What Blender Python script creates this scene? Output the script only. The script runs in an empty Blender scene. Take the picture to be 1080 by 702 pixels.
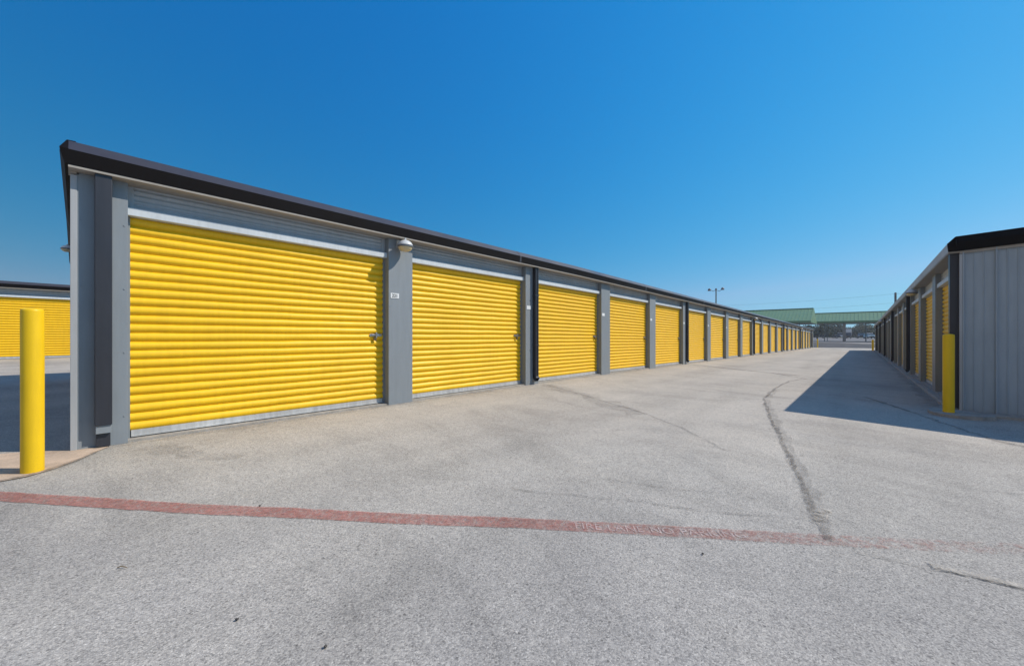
import bpy, bmesh, math, random
from mathutils import Vector, Matrix
random.seed(7)
R = math.radians
scn = bpy.context.scene
col = scn.collection

# ------------------------------------------------------------------ camera
F_PX = 411.4
TH = math.atan(368.0 / F_PX)          # the aisle runs along +Y, camera turned to its left
cam_d = bpy.data.cameras.new('camera'); cam = bpy.data.objects.new('camera', cam_d); col.objects.link(cam)
cam_d.sensor_width = 36; cam_d.lens = F_PX / 1080 * 36
cam_d.shift_y = 4.0 / 1080
cam_d.clip_start = .05; cam_d.clip_end = 4000
cam.location = (0, 0, 1.0); cam.rotation_euler = (R(90), 0, TH)
scn.camera = cam

# ------------------------------------------------------------------ light
SUN_EL, SUN_AZ = R(44), R(45)         # azimuth from +Y towards +X
w = bpy.data.worlds.new('World'); scn.world = w; w.use_nodes = True
nt = w.node_tree; nt.nodes.clear()
sky = nt.nodes.new('ShaderNodeTexSky'); sky.sky_type = 'NISHITA'; sky.sun_disc = False
sky.sun_elevation = SUN_EL; sky.sun_rotation = SUN_AZ
sky.altitude = 300; sky.air_density = 1.0; sky.dust_density = .25; sky.ozone_density = 4.5
SKY = .115
# a clear, deep, polarised-looking sky: each channel gets its own response, and the side away from the sun is deeper
sep = nt.nodes.new('ShaderNodeSeparateColor'); cmb = nt.nodes.new('ShaderNodeCombineColor')
nt.links.new(sky.outputs[0], sep.inputs[0])
for k, (gain, power) in enumerate(((.86, 2.05), (.412, .56), (.515, .14))):
    a = nt.nodes.new('ShaderNodeMath'); a.operation = 'MULTIPLY'; a.inputs[1].default_value = SKY; nt.links.new(sep.outputs[k], a.inputs[0])
    c_ = nt.nodes.new('ShaderNodeMath'); c_.operation = 'MINIMUM'; c_.inputs[1].default_value = (.44, .95, 1.1)[k]; nt.links.new(a.outputs[0], c_.inputs[0]); a = c_
    p = nt.nodes.new('ShaderNodeMath'); p.operation = 'POWER'; p.inputs[1].default_value = power; nt.links.new(a.outputs[0], p.inputs[0])
    q = nt.nodes.new('ShaderNodeMath'); q.operation = 'MULTIPLY'; q.inputs[1].default_value = gain / SKY; nt.links.new(p.outputs[0], q.inputs[0])
    nt.links.new(q.outputs[0], cmb.inputs[k])
tcw = nt.nodes.new('ShaderNodeTexCoord'); dot = nt.nodes.new('ShaderNodeVectorMath'); dot.operation = 'DOT_PRODUCT'
dot.inputs[1].default_value = (.707, .707, 0); nt.links.new(tcw.outputs['Generated'], dot.inputs[0])
mrw = nt.nodes.new('ShaderNodeMath'); mrw.operation = 'POWER'; mrw.inputs[0].default_value = 1.46; nt.links.new(dot.outputs['Value'], mrw.inputs[1])
mlw = nt.nodes.new('ShaderNodeVectorMath'); mlw.operation = 'SCALE'; nt.links.new(cmb.outputs[0], mlw.inputs[0]); nt.links.new(mrw.outputs[0], mlw.inputs['Scale'])
bg = nt.nodes.new('ShaderNodeBackground'); bg.inputs['Strength'].default_value = SKY
wo = nt.nodes.new('ShaderNodeOutputWorld')
# unseen sky behind the camera, mixed to pale grey to make shade less blue
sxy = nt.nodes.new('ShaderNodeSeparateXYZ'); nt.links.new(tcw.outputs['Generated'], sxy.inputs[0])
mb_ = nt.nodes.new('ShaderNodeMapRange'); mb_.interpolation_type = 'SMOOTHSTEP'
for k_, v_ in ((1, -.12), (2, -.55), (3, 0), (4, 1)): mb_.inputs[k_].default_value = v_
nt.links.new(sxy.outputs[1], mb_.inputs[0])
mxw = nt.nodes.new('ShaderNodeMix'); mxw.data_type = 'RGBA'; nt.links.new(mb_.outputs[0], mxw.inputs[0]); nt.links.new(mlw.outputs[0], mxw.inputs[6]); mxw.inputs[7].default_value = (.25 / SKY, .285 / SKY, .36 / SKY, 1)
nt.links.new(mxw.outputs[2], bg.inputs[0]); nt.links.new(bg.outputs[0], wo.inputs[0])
sd = bpy.data.lights.new('sun', 'SUN'); sd.energy = 3.6; sd.angle = R(.5); sd.color = (1, .91, .79)
so = bpy.data.objects.new('sun', sd); col.objects.link(so)
sv = Vector((math.sin(SUN_AZ) * math.cos(SUN_EL), math.cos(SUN_AZ) * math.cos(SUN_EL), math.sin(SUN_EL)))
so.rotation_euler = sv.to_track_quat('Z', 'Y').to_euler(); so.location = (20, 20, 30)
scn.view_settings.view_transform = 'Standard'; scn.view_settings.look = 'None'
scn.view_settings.exposure = .36; scn.view_settings.gamma = 1
scn.render.engine = 'CYCLES'
scn.cycles.max_bounces = 6

# ------------------------------------------------------------------ materials
def new_mat(name):
    m = bpy.data.materials.new(name); m.use_nodes = True
    t = m.node_tree; b = t.nodes['Principled BSDF']
    return m, t, b
def N(t, kind, **kw):
    n = t.nodes.new(kind)
    for k, v in kw.items():
        if k in n.inputs: n.inputs[k].default_value = v
        else: setattr(n, k, v)
    return n
def ramp(t, src, stops):
    r = t.nodes.new('ShaderNodeValToRGB'); e = r.color_ramp.elements
    e[0].position, e[0].color = stops[0][0], stops[0][1]
    e[1].position, e[1].color = stops[-1][0], stops[-1][1]
    for p, c in stops[1:-1]:
        x = e.new(p); x.color = c
    t.links.new(src, r.inputs[0]); return r
def g(v): return (v, v, v, 1)
def mix(t, a, b, f, mode='MIX'):
    m = t.nodes.new('ShaderNodeMix'); m.data_type = 'RGBA'; m.blend_type = mode
    for sock, v in ((m.inputs[0], f), (m.inputs[6], a), (m.inputs[7], b)):
        if isinstance(v, (int, float)): sock.default_value = v
        elif isinstance(v, tuple): sock.default_value = v
        else: t.links.new(v, sock)
    return m.outputs[2]
def coords(t, scale=(1, 1, 1)):
    # world position, so that weathering never repeats from door to door
    gn = t.nodes.new('ShaderNodeNewGeometry'); mp = t.nodes.new('ShaderNodeMapping'); mp.inputs['Scale'].default_value = scale
    t.links.new(gn.outputs['Position'], mp.inputs[0]); return mp.outputs[0]

def metal_paint(name, c, rough=.45, dirt=.16, spec=.5, metallic=0, streak=True, scuff=.35):
    m, t, b = new_mat(name)
    n1 = N(t, 'ShaderNodeTexNoise', Scale=1.3, Detail=6, Roughness=.6); t.links.new(coords(t), n1.inputs['Vector'])
    n2 = N(t, 'ShaderNodeTexNoise', Scale=6, Detail=5, Roughness=.65); t.links.new(coords(t, (3, 3, .35)) if streak else coords(t), n2.inputs['Vector'])
    r1 = ramp(t, n1.outputs[0], [(.3, g(1 - dirt)), (.7, g(1))]); r2 = ramp(t, n2.outputs[0], [(.35, g(1 - dirt)), (.62, g(1))])
    a = mix(t, (*c, 1), r1.outputs[0], 1, 'MULTIPLY'); a = mix(t, a, r2.outputs[0], .8, 'MULTIPLY')
    oi = t.nodes.new('ShaderNodeObjectInfo')
    a = mix(t, a, ramp(t, oi.outputs['Random'], [(0, g(.93)), (1, g(1.03))]).outputs[0], 1, 'MULTIPLY')
    n4 = N(t, 'ShaderNodeTexNoise', Scale=7, Detail=8, Roughness=.8); t.links.new(coords(t, (1, .6, 2.2)), n4.inputs['Vector'])
    a = mix(t, a, (c[0] * .45 + .02, c[1] * .42 + .02, c[2] * .4 + .015, 1), ramp(t, n4.outputs[0], [(.64, g(0)), (.74, g(scuff))]).outputs[0])
    t.links.new(a, b.inputs['Base Color'])
    rr = ramp(t, n1.outputs[0], [(.3, g(rough + .12)), (.7, g(rough - .05))]); t.links.new(rr.outputs[0], b.inputs['Roughness'])
    b.inputs['Specular IOR Level'].default_value = spec; b.inputs['Metallic'].default_value = metallic
    n3 = N(t, 'ShaderNodeTexNoise', Scale=2.2, Detail=2); t.links.new(coords(t), n3.inputs['Vector'])
    bp = N(t, 'ShaderNodeBump', Strength=.25, Distance=.01); t.links.new(n3.outputs[0], bp.inputs['Height']); t.links.new(bp.outputs[0], b.inputs['Normal'])
    return m

def asphalt(name, tint=(1, 1, 1), base=.30, contrast=1.0, patch=True):
    m, t, b = new_mat(name)
    P = coords(t)
    v = N(t, 'ShaderNodeTexVoronoi', Scale=185.0); t.links.new(P, v.inputs['Vector'])      # the stones, about a centimetre
    bw = t.nodes.new('ShaderNodeRGBToBW'); t.links.new(v.outputs['Color'], bw.inputs[0])
    lo, hi = base * (1 - .44 * contrast), base * (1 + .37 * contrast)
    s = ramp(t, bw.outputs[0], [(.12, (lo, lo * .99, lo * .99, 1)), (.4, (base * .9, base * .89, base * .885, 1)), (.62, (base * 1.04, base * 1.02, base * .99, 1)), (.9, (hi, hi * .985, hi * .955, 1))])
    e = ramp(t, v.outputs['Distance'], [(.3, g(1)), (.8, g(.70))])
    c = mix(t, s.outputs[0], e.outputs[0], .55, 'MULTIPLY')
    n0 = N(t, 'ShaderNodeTexNoise', Scale=22, Detail=4, Roughness=.7); t.links.new(P, n0.inputs['Vector'])
    c = mix(t, c, ramp(t, n0.outputs[0], [(.32, g(.88)), (.66, g(1.08))]).outputs[0], .8, 'MULTIPLY')
    n1 = N(t, 'ShaderNodeTexNoise', Scale=.42, Detail=7, Roughness=.62, Distortion=.6); t.links.new(P, n1.inputs['Vector'])
    c = mix(t, c, ramp(t, n1.outputs[0], [(.28, (.74, .73, .72, 1)), (.45, (.94, .93, .92, 1)), (.7, (1.08, 1.06, 1.03, 1))]).outputs[0], .9, 'MULTIPLY')
    # tyre-worn bands along the aisle
    n2 = N(t, 'ShaderNodeTexNoise', Scale=1.0, Detail=4, Roughness=.55); t.links.new(coords(t, (1.1, .10, 1)), n2.inputs['Vector'])
    c = mix(t, c, ramp(t, n2.outputs[0], [(.33, g(.82)), (.6, g(1.04))]).outputs[0], .7, 'MULTIPLY')
    # scattered dark drips and blotches
    n3 = N(t, 'ShaderNodeTexNoise', Scale=2.3, Detail=5, Roughness=.75, Distortion=1.2); t.links.new(P, n3.inputs['Vector'])
    c = mix(t, c, ramp(t, n3.outputs[0], [(.24, g(.62)), (.36, g(1))]).outputs[0], .8, 'MULTIPLY')
    vf = N(t, 'ShaderNodeTexVoronoi', Scale=26.0); t.links.new(P, vf.inputs['Vector'])
    c = mix(t, c, ramp(t, vf.outputs['Distance'], [(.10, g(.42)), (.17, g(1))]).outputs[0], .75, 'MULTIPLY')
    vg = N(t, 'ShaderNodeTexVoronoi', Scale=41.0); t.links.new(P, vg.inputs['Vector'])
    c = mix(t, c, ramp(t, vg.outputs['Distance'], [(.10, g(1.5)), (.16, g(1))]).outputs[0], .7, 'MULTIPLY')
    nb = N(t, 'ShaderNodeTexNoise', Scale=.9, Detail=8, Roughness=.7, Distortion=1.5); t.links.new(coords(t, (.45, 1, 1)), nb.inputs['Vector'])
    c = mix(t, c, ramp(t, nb.outputs[0], [(.36, g(.82)), (.50, g(1)), (.68, g(1.05))]).outputs[0], .8, 'MULTIPLY')
    if patch:      # greyer on the near side of the stripe; paler, warmer beyond it
        gn = t.nodes.new('ShaderNodeNewGeometry'); dt = t.nodes.new('ShaderNodeVectorMath'); dt.operation = 'DOT_PRODUCT'; dt.inputs[1].default_value = (-.62, .78, 0)
        t.links.new(gn.outputs['Position'], dt.inputs[0])
        ad = N(t, 'ShaderNodeMath', operation='MULTIPLY_ADD'); t.links.new(n1.outputs[0], ad.inputs[0]); ad.inputs[1].default_value = 3.0; t.links.new(dt.outputs['Value'], ad.inputs[2])
        mr = N(t, 'ShaderNodeMapRange'); mr.inputs[1].default_value = 2.6; mr.inputs[2].default_value = 6.5; t.links.new(ad.outputs[0], mr.inputs[0])
        c = mix(t, c, ramp(t, mr.outputs[0], [(0, (.84, .85, .87, 1)), (.55, (.98, .98, .96, 1)), (1, (1.06, 1.035, .99, 1))]).outputs[0], 1, 'MULTIPLY')
    c = mix(t, c, (*tint, 1), 1, 'MULTIPLY')
    t.links.new(c, b.inputs['Base Color'])
    b.inputs['Roughness'].default_value = .85; b.inputs['Specular IOR Level'].default_value = .3
    bp = N(t, 'ShaderNodeBump', Strength=.35, Distance=.0022); bp.invert = True
    t.links.new(v.outputs['Distance'], bp.inputs['Height'])
    bp2 = N(t, 'ShaderNodeBump', Strength=.15, Distance=.008); t.links.new(n0.outputs[0], bp2.inputs['Height']); t.links.new(bp.outputs[0], bp2.inputs['Normal'])
    t.links.new(bp2.outputs[0], b.inputs['Normal'])
    return m

def concrete(name, c, scale=9):
    m, t, b = new_mat(name); P = coords(t)
    n = N(t, 'ShaderNodeTexNoise', Scale=scale, Detail=8, Roughness=.7); t.links.new(P, n.inputs['Vector'])
    n2 = N(t, 'ShaderNodeTexNoise', Scale=90, Detail=3, Roughness=.6); t.links.new(P, n2.inputs['Vector'])
    a = mix(t, (*c, 1), ramp(t, n.outputs[0], [(.3, g(.66)), (.65, g(1.08))]).outputs[0], 1, 'MULTIPLY')
    a = mix(t, a, ramp(t, n2.outputs[0], [(.3, g(.8)), (.7, g(1.1))]).outputs[0], .8, 'MULTIPLY')
    t.links.new(a, b.inputs['Base Color']); b.inputs['Roughness'].default_value = .9
    bp = N(t, 'ShaderNodeBump', Strength=.4, Distance=.006); t.links.new(n2.outputs[0], bp.inputs['Height']); t.links.new(bp.outputs[0], b.inputs['Normal'])
    return m

def worn(name, c, lo, hi, amt=1.0, scale=14, rough=.8, fade=None, stone=.6):
    """paint or tar worn through to the asphalt: noise-shaped holes; fade = (x0,x1) world-x range over which it thins out"""
    m, t, b = new_mat(name); P = coords(t)
    out = t.nodes['Material Output']
    n = N(t, 'ShaderNodeTexNoise', Scale=scale, Detail=9, Roughness=.78); t.links.new(P, n.inputs['Vector'])
    nl = N(t, 'ShaderNodeTexNoise', Scale=1.2, Detail=4, Roughness=.6); t.links.new(P, nl.inputs['Vector'])
    v = N(t, 'ShaderNodeTexVoronoi', Scale=85.0); t.links.new(P, v.inputs['Vector'])
    bw = t.nodes.new('ShaderNodeRGBToBW'); t.links.new(v.outputs['Color'], bw.inputs[0])
    a = N(t, 'ShaderNodeMath', operation='MULTIPLY_ADD'); t.links.new(bw.outputs[0], a.inputs[0]); a.inputs[1].default_value = .14; t.links.new(n.outputs[0], a.inputs[2])
    a2 = N(t, 'ShaderNodeMath', operation='MULTIPLY_ADD'); t.links.new(nl.outputs[0], a2.inputs[0]); a2.inputs[1].default_value = .25; t.links.new(a.outputs[0], a2.inputs[2])
    cur = a2.outputs[0]
    if fade:
        gn = t.nodes.new('ShaderNodeNewGeometry'); sp = t.nodes.new('ShaderNodeSeparateXYZ'); t.links.new(gn.outputs['Position'], sp.inputs[0])
        mr = N(t, 'ShaderNodeMapRange'); mr.inputs[1].default_value = fade[0]; mr.inputs[2].default_value = fade[1]; mr.inputs[3].default_value = 0; mr.inputs[4].default_value = fade[2]
        t.links.new(sp.outputs[0], mr.inputs[0])
        s_ = N(t, 'ShaderNodeMath', operation='ADD'); t.links.new(cur, s_.inputs[0]); t.links.new(mr.outputs[0], s_.inputs[1]); cur = s_.outputs[0]
    # cover is 1 where the sum is low
    rp = ramp(t, cur, [(lo, g(amt)), (min(hi, .999), g(0))])
    cc = mix(t, (*c, 1), ramp(t, bw.outputs[0], [(.1, g(1 - stone * .6)), (.9, g(1 + stone * .5))]).outputs[0], 1, 'MULTIPLY')
    cc = mix(t, cc, ramp(t, nl.outputs[0], [(.35, g(.8)), (.65, g(1.15))]).outputs[0], .8, 'MULTIPLY')
    t.links.new(cc, b.inputs['Base Color']); b.inputs['Roughness'].default_value = rough
    bp = N(t, 'ShaderNodeBump', Strength=.5, Distance=.004); bp.invert = True; t.links.new(v.outputs['Distance'], bp.inputs['Height']); t.links.new(bp.outputs[0], b.inputs['Normal'])
    tr = t.nodes.new('ShaderNodeBsdfTransparent'); ms = t.nodes.new('ShaderNodeMixShader')
    t.links.new(rp.outputs[0], ms.inputs[0]); t.links.new(tr.outputs[0], ms.inputs[1]); t.links.new(b.outputs[0], ms.inputs[2]); t.links.new(ms.outputs[0], out.inputs[0])
    return m

def plain(name, c, rough=.6, metallic=0, var=.12, spec=.5, scale=5):
    m, t, b = new_mat(name)
    n = N(t, 'ShaderNodeTexNoise', Scale=scale, Detail=5, Roughness=.6); t.links.new(coords(t), n.inputs['Vector'])
    a = mix(t, (*c, 1), ramp(t, n.outputs[0], [(.3, g(1 - var)), (.7, g(1 + var * .4))]).outputs[0], 1, 'MULTIPLY')
    t.links.new(a, b.inputs['Base Color']); b.inputs['Roughness'].default_value = rough; b.inputs['Metallic'].default_value = metallic
    b.inputs['Specular IOR Level'].default_value = spec
    return m

M = dict(
    yellow=metal_paint('yellow_door_paint', (.90, .545, .012), .42, .10, .35),
    grey=metal_paint('grey_painted_steel', (.235, .265, .29), .5, .10),
    grey2=metal_paint('grey_wall_panel', (.31, .37, .42), .45, .10),
    trim=metal_paint('light_grey_corner_trim', (.38, .40, .42), .5, .1),
    header=metal_paint('grey_header_sheet', (.42, .47, .51), .45, .12),
    white=metal_paint('white_trim', (.62, .67, .71), .5, .14),
    bar=metal_paint('aluminium_bottom_bar', (.64, .65, .65), .45, .30, metallic=.2),
    beige=metal_paint('beige_soffit', (.36, .33, .29), .6, .12),
    black=metal_paint('black_fascia_paint', (.006, .0045, .005), .6, .2, .12),
    fasctop=metal_paint('dark_gutter_metal', (.050, .046, .055), .38, .2, .6),
    pipe=metal_paint('dark_downspout_paint', (.030, .032, .042), .4, .25, .5),
    roof=metal_paint('galvalume_roof', (.42, .43, .43), .4, .15, metallic=.5),
    safety=metal_paint('safety_yellow', (.83, .535, .010), .45, .12, .3, scuff=.85),
    green=metal_paint('green_metal_roof', (.125, .245, .13), .5, .12),
    chrome=plain('zinc_latch', (.55, .54, .52), .28, .9),
    brass=plain('padlock_brass', (.16, .12, .07), .4, .6),
    plate=plain('white_plate', (.72, .74, .74), .5),
    ink=plain('black_ink', (.03, .03, .035), .6),
    lamp=plain('lamp_housing_white', (.62, .63, .62), .4),
    rim=plain('lamp_rim_grey', (.12, .13, .15), .4),
    lens=plain('lamp_lens', (.55, .46, .28), .25),
    bronze=plain('lamp_bronze', (.10, .07, .05), .4),
    slab=concrete('slab_concrete', (.36, .34, .31)),
    pad=concrete('tan_concrete', (.56, .43, .32), 3),
    asphalt=asphalt('pale_aggregate_asphalt', (1.0, .97, .925), .45),
    road=asphalt('dark_asphalt', (.95, .95, 1.05), .085, .7),
    verge=concrete('pale_gravel', (.165, .16, .165), 1.5),
    stripe=worn('faded_red_paint', (.44, .185, .155), .60, .97, .76, 26, fade=(-2.2, .9, .28)),
    letter=worn('faded_white_lettering', (.60, .50, .48), .62, .90, .66, 40),
    tar=worn('dark_crack_filler', (.16, .145, .13), .58, .80, .60, 16),
    tar2=worn('thin_dark_crack', (.16, .15, .14), .60, .82, .38, 20),
    tar3=worn('crack_edge_dirt', (.20, .185, .17), .58, .80, .28, 12),
    stain=worn('drip_stain', (.17, .155, .14), .50, .85, .30, 3.0),
    pale_fill=worn('pale_patch', (.50, .46, .40), .58, .8, .8, 20),
    field=plain('rough_grass', (.07, .085, .035), .9, var=.4, scale=.2),
    ltgut=metal_paint('light_grey_gutter', (.46, .46, .46), .5, .12),
    bark=plain('bark', (.09, .07, .055), .9),
    leaf=plain('dark_foliage', (.028, .05, .024), .8, var=.5, scale=1.2),
    leaf2=plain('olive_foliage', (.07, .085, .035), .8, var=.5, scale=1.0),
    brick=plain('column_masonry', (.30, .29, .28), .85),
    postm=plain('canopy_post_paint', (.16, .19, .19), .6),
    wood=plain('pole_wood', (.10, .08, .065), .9),
    cable=plain('cable', (.05, .05, .06), .6),
    carw=plain('vehicle_paint_white', (.75, .76, .78), .25),
    card=plain('vehicle_paint_dark', (.03, .035, .05), .25),
    carb=plain('vehicle_paint_pale_blue', (.42, .55, .62), .25),
    glass=plain('vehicle_glass', (.03, .045, .055), .08),
    tyre=plain('tyre_rubber', (.02, .02, .02), .8),
    rimm=plain('wheel_rim', (.45, .45, .46), .35, .7),
    light=plain('vehicle_light', (.6, .55, .5), .2),
    twig=plain('dry_twig', (.20, .15, .09), .9),
    pebble=plain('dark_pebble', (.07, .065, .06), .9),
)

# ------------------------------------------------------------------ terrain
def lerp_tab(tab, x):
    if x <= tab[0][0]: return tab[0][1]
    for (a, b), (c, d) in zip(tab, tab[1:]):
        if x <= c: return b + (d - b) * (x - a) / (c - a)
    return tab[-1][1]
XT = [(-60, .26), (-22, .22), (-5.2, -.01), (1.2, -.20), (8, -.22)]
YL = [(8, 0), (72, -.60), (93, -.12), (112, -.04), (190, .62), (900, .66)]
YR = [(8, 0), (72, -.40), (93, .05), (112, .14), (190, .80), (900, .86)]
def G(x, y):
    k = min(1, max(0, (x + 5.2) / 6.4))
    return lerp_tab(XT, x) + lerp_tab(YL, y) * (1 - k) + lerp_tab(YR, y) * k

# ------------------------------------------------------------------ mesh builder
class MB:
    def __init__(s): s.bm = bmesh.new()
    def verts(s, pts): return [s.bm.verts.new(p) for p in pts]
    def face(s, vs):
        try: return s.bm.faces.new(vs)
        except ValueError: return None
    def box(s, x0, x1, y0, y1, z0, z1):
        v = s.verts([(x, y, z) for z in (z0, z1) for x, y in ((x0, y0), (x1, y0), (x1, y1), (x0, y1))])
        for q in ((3, 2, 1, 0), (4, 5, 6, 7), (0, 1, 5, 4), (1, 2, 6, 5), (2, 3, 7, 6), (3, 0, 4, 7)): s.face([v[i] for i in q])
        return s
    def sweep_y(s, prof, ys, dz=lambda y: 0, closed=True, dx=lambda y: 0, caps=True):
        """prof: list of (x,z); swept along y"""
        rings = [s.verts([(p[0] + dx(y), y, p[1] + dz(y)) for p in prof]) for y in ys]
        n = len(prof); m = n if closed else n - 1
        for a, b in zip(rings, rings[1:]):
            for i in range(m): s.face([a[i], a[(i + 1) % n], b[(i + 1) % n], b[i]])
        if closed and caps: s.face(rings[0][::-1]); s.face(rings[-1])
        return s
    def sweep_z(s, prof, zs, closed=True):
        """prof: list of (x,y); swept along z"""
        rings = [s.verts([(p[0], p[1], z) for p in prof]) for z in zs]
        n = len(prof); m = n if closed else n - 1
        for a, b in zip(rings, rings[1:]):
            for i in range(m): s.face([a[i], a[(i + 1) % n], b[(i + 1) % n], b[i]])
        if closed: s.face(rings[0][::-1]); s.face(rings[-1])
        return s
    def tube(s, pts, r, n=10, r1=None):
        pts = [Vector(p) for p in pts]; rings = []
        up = Vector((0, 0, 1))
        for i, p in enumerate(pts):
            d = (pts[min(i + 1, len(pts) - 1)] - pts[max(i - 1, 0)]).normalized()
            a = d.cross(up) if abs(d.dot(up)) < .95 else d.cross(Vector((1, 0, 0)))
            a.normalize(); b = d.cross(a)
            rr = r if r1 is None else r + (r1 - r) * i / (len(pts) - 1)
            rings.append(s.verts([p + a * math.cos(2 * math.pi * k / n) * rr + b * math.sin(2 * math.pi * k / n) * rr for k in range(n)]))
        for a, b in zip(rings, rings[1:]):
            for k in range(n): s.face([a[k], a[(k + 1) % n], b[(k + 1) % n], b[k]])
        s.face(rings[0][::-1]); s.face(rings[-1]); return s
    def lathe(s, prof, c=(0, 0, 0), n=24):
        """prof: (r,z)"""
        rings = [s.verts([(c[0] + r * math.cos(2 * math.pi * k / n), c[1] + r * math.sin(2 * math.pi * k / n), c[2] + z) for k in range(n)]) for r, z in prof]
        for a, b in zip(rings, rings[1:]):
            for k in range(n): s.face([a[k], a[(k + 1) % n], b[(k + 1) % n], b[k]])
        s.face(rings[0][::-1]); s.face(rings[-1]); return s
    def build(s, name, mat, parent=None, loc=(0, 0, 0), smooth=None, bevel=0, ao=None):
        bm = s.bm
        bmesh.ops.recalc_face_normals(bm, faces=bm.faces[:])
        if bevel: bmesh.ops.bevel(bm, geom=bm.edges[:], offset=bevel, segments=2, affect='EDGES', profile=.6)
        me = bpy.data.meshes.new(name); bm.to_mesh(me); bm.free()
        for m_ in (mat if isinstance(mat, (list, tuple)) else [mat]): me.materials.append(m_)
        if smooth is not None:
            for p in me.polygons: p.use_smooth = True
            me.set_sharp_from_angle(angle=R(smooth))
        o = bpy.data.objects.new(name, me); col.objects.link(o); o.location = loc
        if parent: o.parent = parent
        return o
def tag(o, label=None, cat=None, group=None, kind=None):
    if label: o['label'] = label
    if cat: o['category'] = cat
    if group: o['group'] = group
    if kind: o['kind'] = kind
    return o
def empty(name, loc=(0, 0, 0), rz=0):
    o = bpy.data.objects.new(name, None); col.objects.link(o); o.location = loc; o.rotation_euler = (0, 0, rz); o.empty_display_size = .3; return o
def copy_to(o, parent, loc=None, rot=None):
    c = o.copy(); col.objects.link(c); c.parent = parent
    if loc is not None: c.location = loc
    if rot is not None: c.rotation_euler = rot
    for k in list(o.children): copy_to(k, c)
    return c

# ------------------------------------------------------------------ ground
def frange(a, b, s):
    r = []; x = a
    while x < b - 1e-6: r.append(x); x += s
    return r
xs = sorted(set([-900, -400, -200, -100, -60, -40, -30, -22, -16, -12] + frange(-10, 8, .4) + [-5.2, 1.2, 8, 12, 20, 40, 60, 100, 200, 400, 900]))
ysg = sorted(set([-300, -100, -40, -20, -10, -5] + frange(-3, 12, .4) + [8] + frange(12, 72, 2) + [72, 80, 93, 100, 112, 130, 150, 170, 190, 220, 260, 320, 500, 900, 2500]))
mb = MB(); grid = [[mb.bm.verts.new((x, y, G(x, y))) for x in xs] for y in ysg]
for j in range(len(ysg) - 1):
    for i in range(len(xs) - 1):
        mb.face([grid[j][i], grid[j][i + 1], grid[j + 1][i + 1], grid[j + 1][i]])
ground = mb.build('ground', M['asphalt']); tag(ground, kind='structure')

def sheet(name, mat, pts, lift=.004, step=.25):
    """polygon given by two rails of equal length laid on the terrain"""
    mb = MB(); rows = []
    for a, b in pts:
        a = Vector(a); b = Vector(b); n = max(1, int((b - a).length / step))
        rows.append([(a + (b - a) * k / n) for k in range(n + 1)])
    nmax = max(len(r) for r in rows)
    rows = [[Vector(p[0]) + (Vector(p[1]) - Vector(p[0])) * k / (nmax - 1) for k in range(nmax)] for p in pts]
    vs = [[mb.bm.verts.new((p.x, p.y, G(p.x, p.y) + lift)) for p in r] for r in rows]
    for a, b in zip(vs, vs[1:]):
        for k in range(nmax - 1): mb.face([a[k], a[k + 1], b[k + 1], b[k]])
    return mb.build(name, mat)

# dark cross road and pale gravel lot beyond the ends of the rows
o = sheet('road', M['road'], [((-120, y), (120, y)) for y in (73, 78, 84, 90, 94)], .004, 8); tag(o, kind='structure')
o = sheet('gravel_lot', M['verge'], [((-160, y), (160, y)) for y in (94, 103, 112, 130, 150, 170, 190)], .004, 8); tag(o, kind='structure')
o = sheet('grass_field', M['field'], [((-700, y), (700, y)) for y in (190, 220, 260, 320, 500, 900)], .004, 20); tag(o, kind='structure')

def ribbon(name, mat, pts, wd, lift, jitter=0, seg=.12, rnd=None):
    """a strip of width wd along pts on the terrain, edges jittered"""
    P = []
    for a, b in zip(pts, pts[1:]):
        a = Vector((*a, 0)); b = Vector((*b, 0)); n = max(1, int((b - a).length / seg))
        for k in range(n): P.append(a + (b - a) * k / n)
    P.append(Vector((*pts[-1], 0)))
    rnd = rnd or random.Random(3)
    mb = MB(); prev = None
    for i, p in enumerate(P):
        d = (P[min(i + 1, len(P) - 1)] - P[max(i - 1, 0)]).normalized(); nrm = Vector((-d.y, d.x, 0))
        ww = wd / 2 * (1 + rnd.uniform(-jitter, jitter)); sh = nrm * rnd.uniform(-jitter, jitter) * wd * .5
        r = []
        for s in (-1, 0, 1):
            q = p + sh + nrm * ww * s; r.append(mb.bm.verts.new((q.x, q.y, G(q.x, q.y) + lift)))
        if prev:
            mb.face([prev[0], prev[1], r[1], r[0]]); mb.face([prev[1], prev[2], r[2], r[1]])
        prev = r
    return mb.build(name, mat)

# painted stripe with its lettering, cracks and stains, all lying on the asphalt
rs = random.Random(11)
stripe_pts = [(-6.2, -1.95), (-4.51, -.58), (-3.64, .08), (-3.12, .47), (-2.65, .86), (-2.09, 1.30), (-1.56, 1.75), (-.86, 2.30), (-.15, 2.85), (.21, 3.14), (.68, 3.52), (1.5, 4.2), (4.0, 6.2)]
o = ribbon('fire_lane_stripe', M['stripe'], stripe_pts, .125, .004, .05, .06, rs); tag(o, kind='structure')
tc = bpy.data.curves.new('t', 'FONT'); tc.body = 'FIRE LANE NO PARKING'; tc.size = .098; tc.space_character = 1.0; tc.space_word = 1.3; tc.align_y = 'CENTER'; tc.offset = -.0005
to = bpy.data.objects.new('t', tc); col.objects.link(to)
me = bpy.data.meshes.new_from_object(to.evaluated_get(bpy.context.evaluated_depsgraph_get())); bpy.data.objects.remove(to)
wid = max(v.co.x for v in me.vertices); p0 = Vector((-1.27, 1.975)); p1 = Vector((-.50, 2.575)); dd = (p1 - p0); sc_ = dd.length / wid; dd.normalize(); nn = Vector((-dd.y, dd.x))
for v in me.vertices:
    q = p0 + dd * v.co.x * sc_ + nn * v.co.y; v.co = (q.x, q.y, G(q.x, q.y) + .0055)
me.materials.append(M['letter']); me.name = 'fire_lane_lettering'
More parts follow.
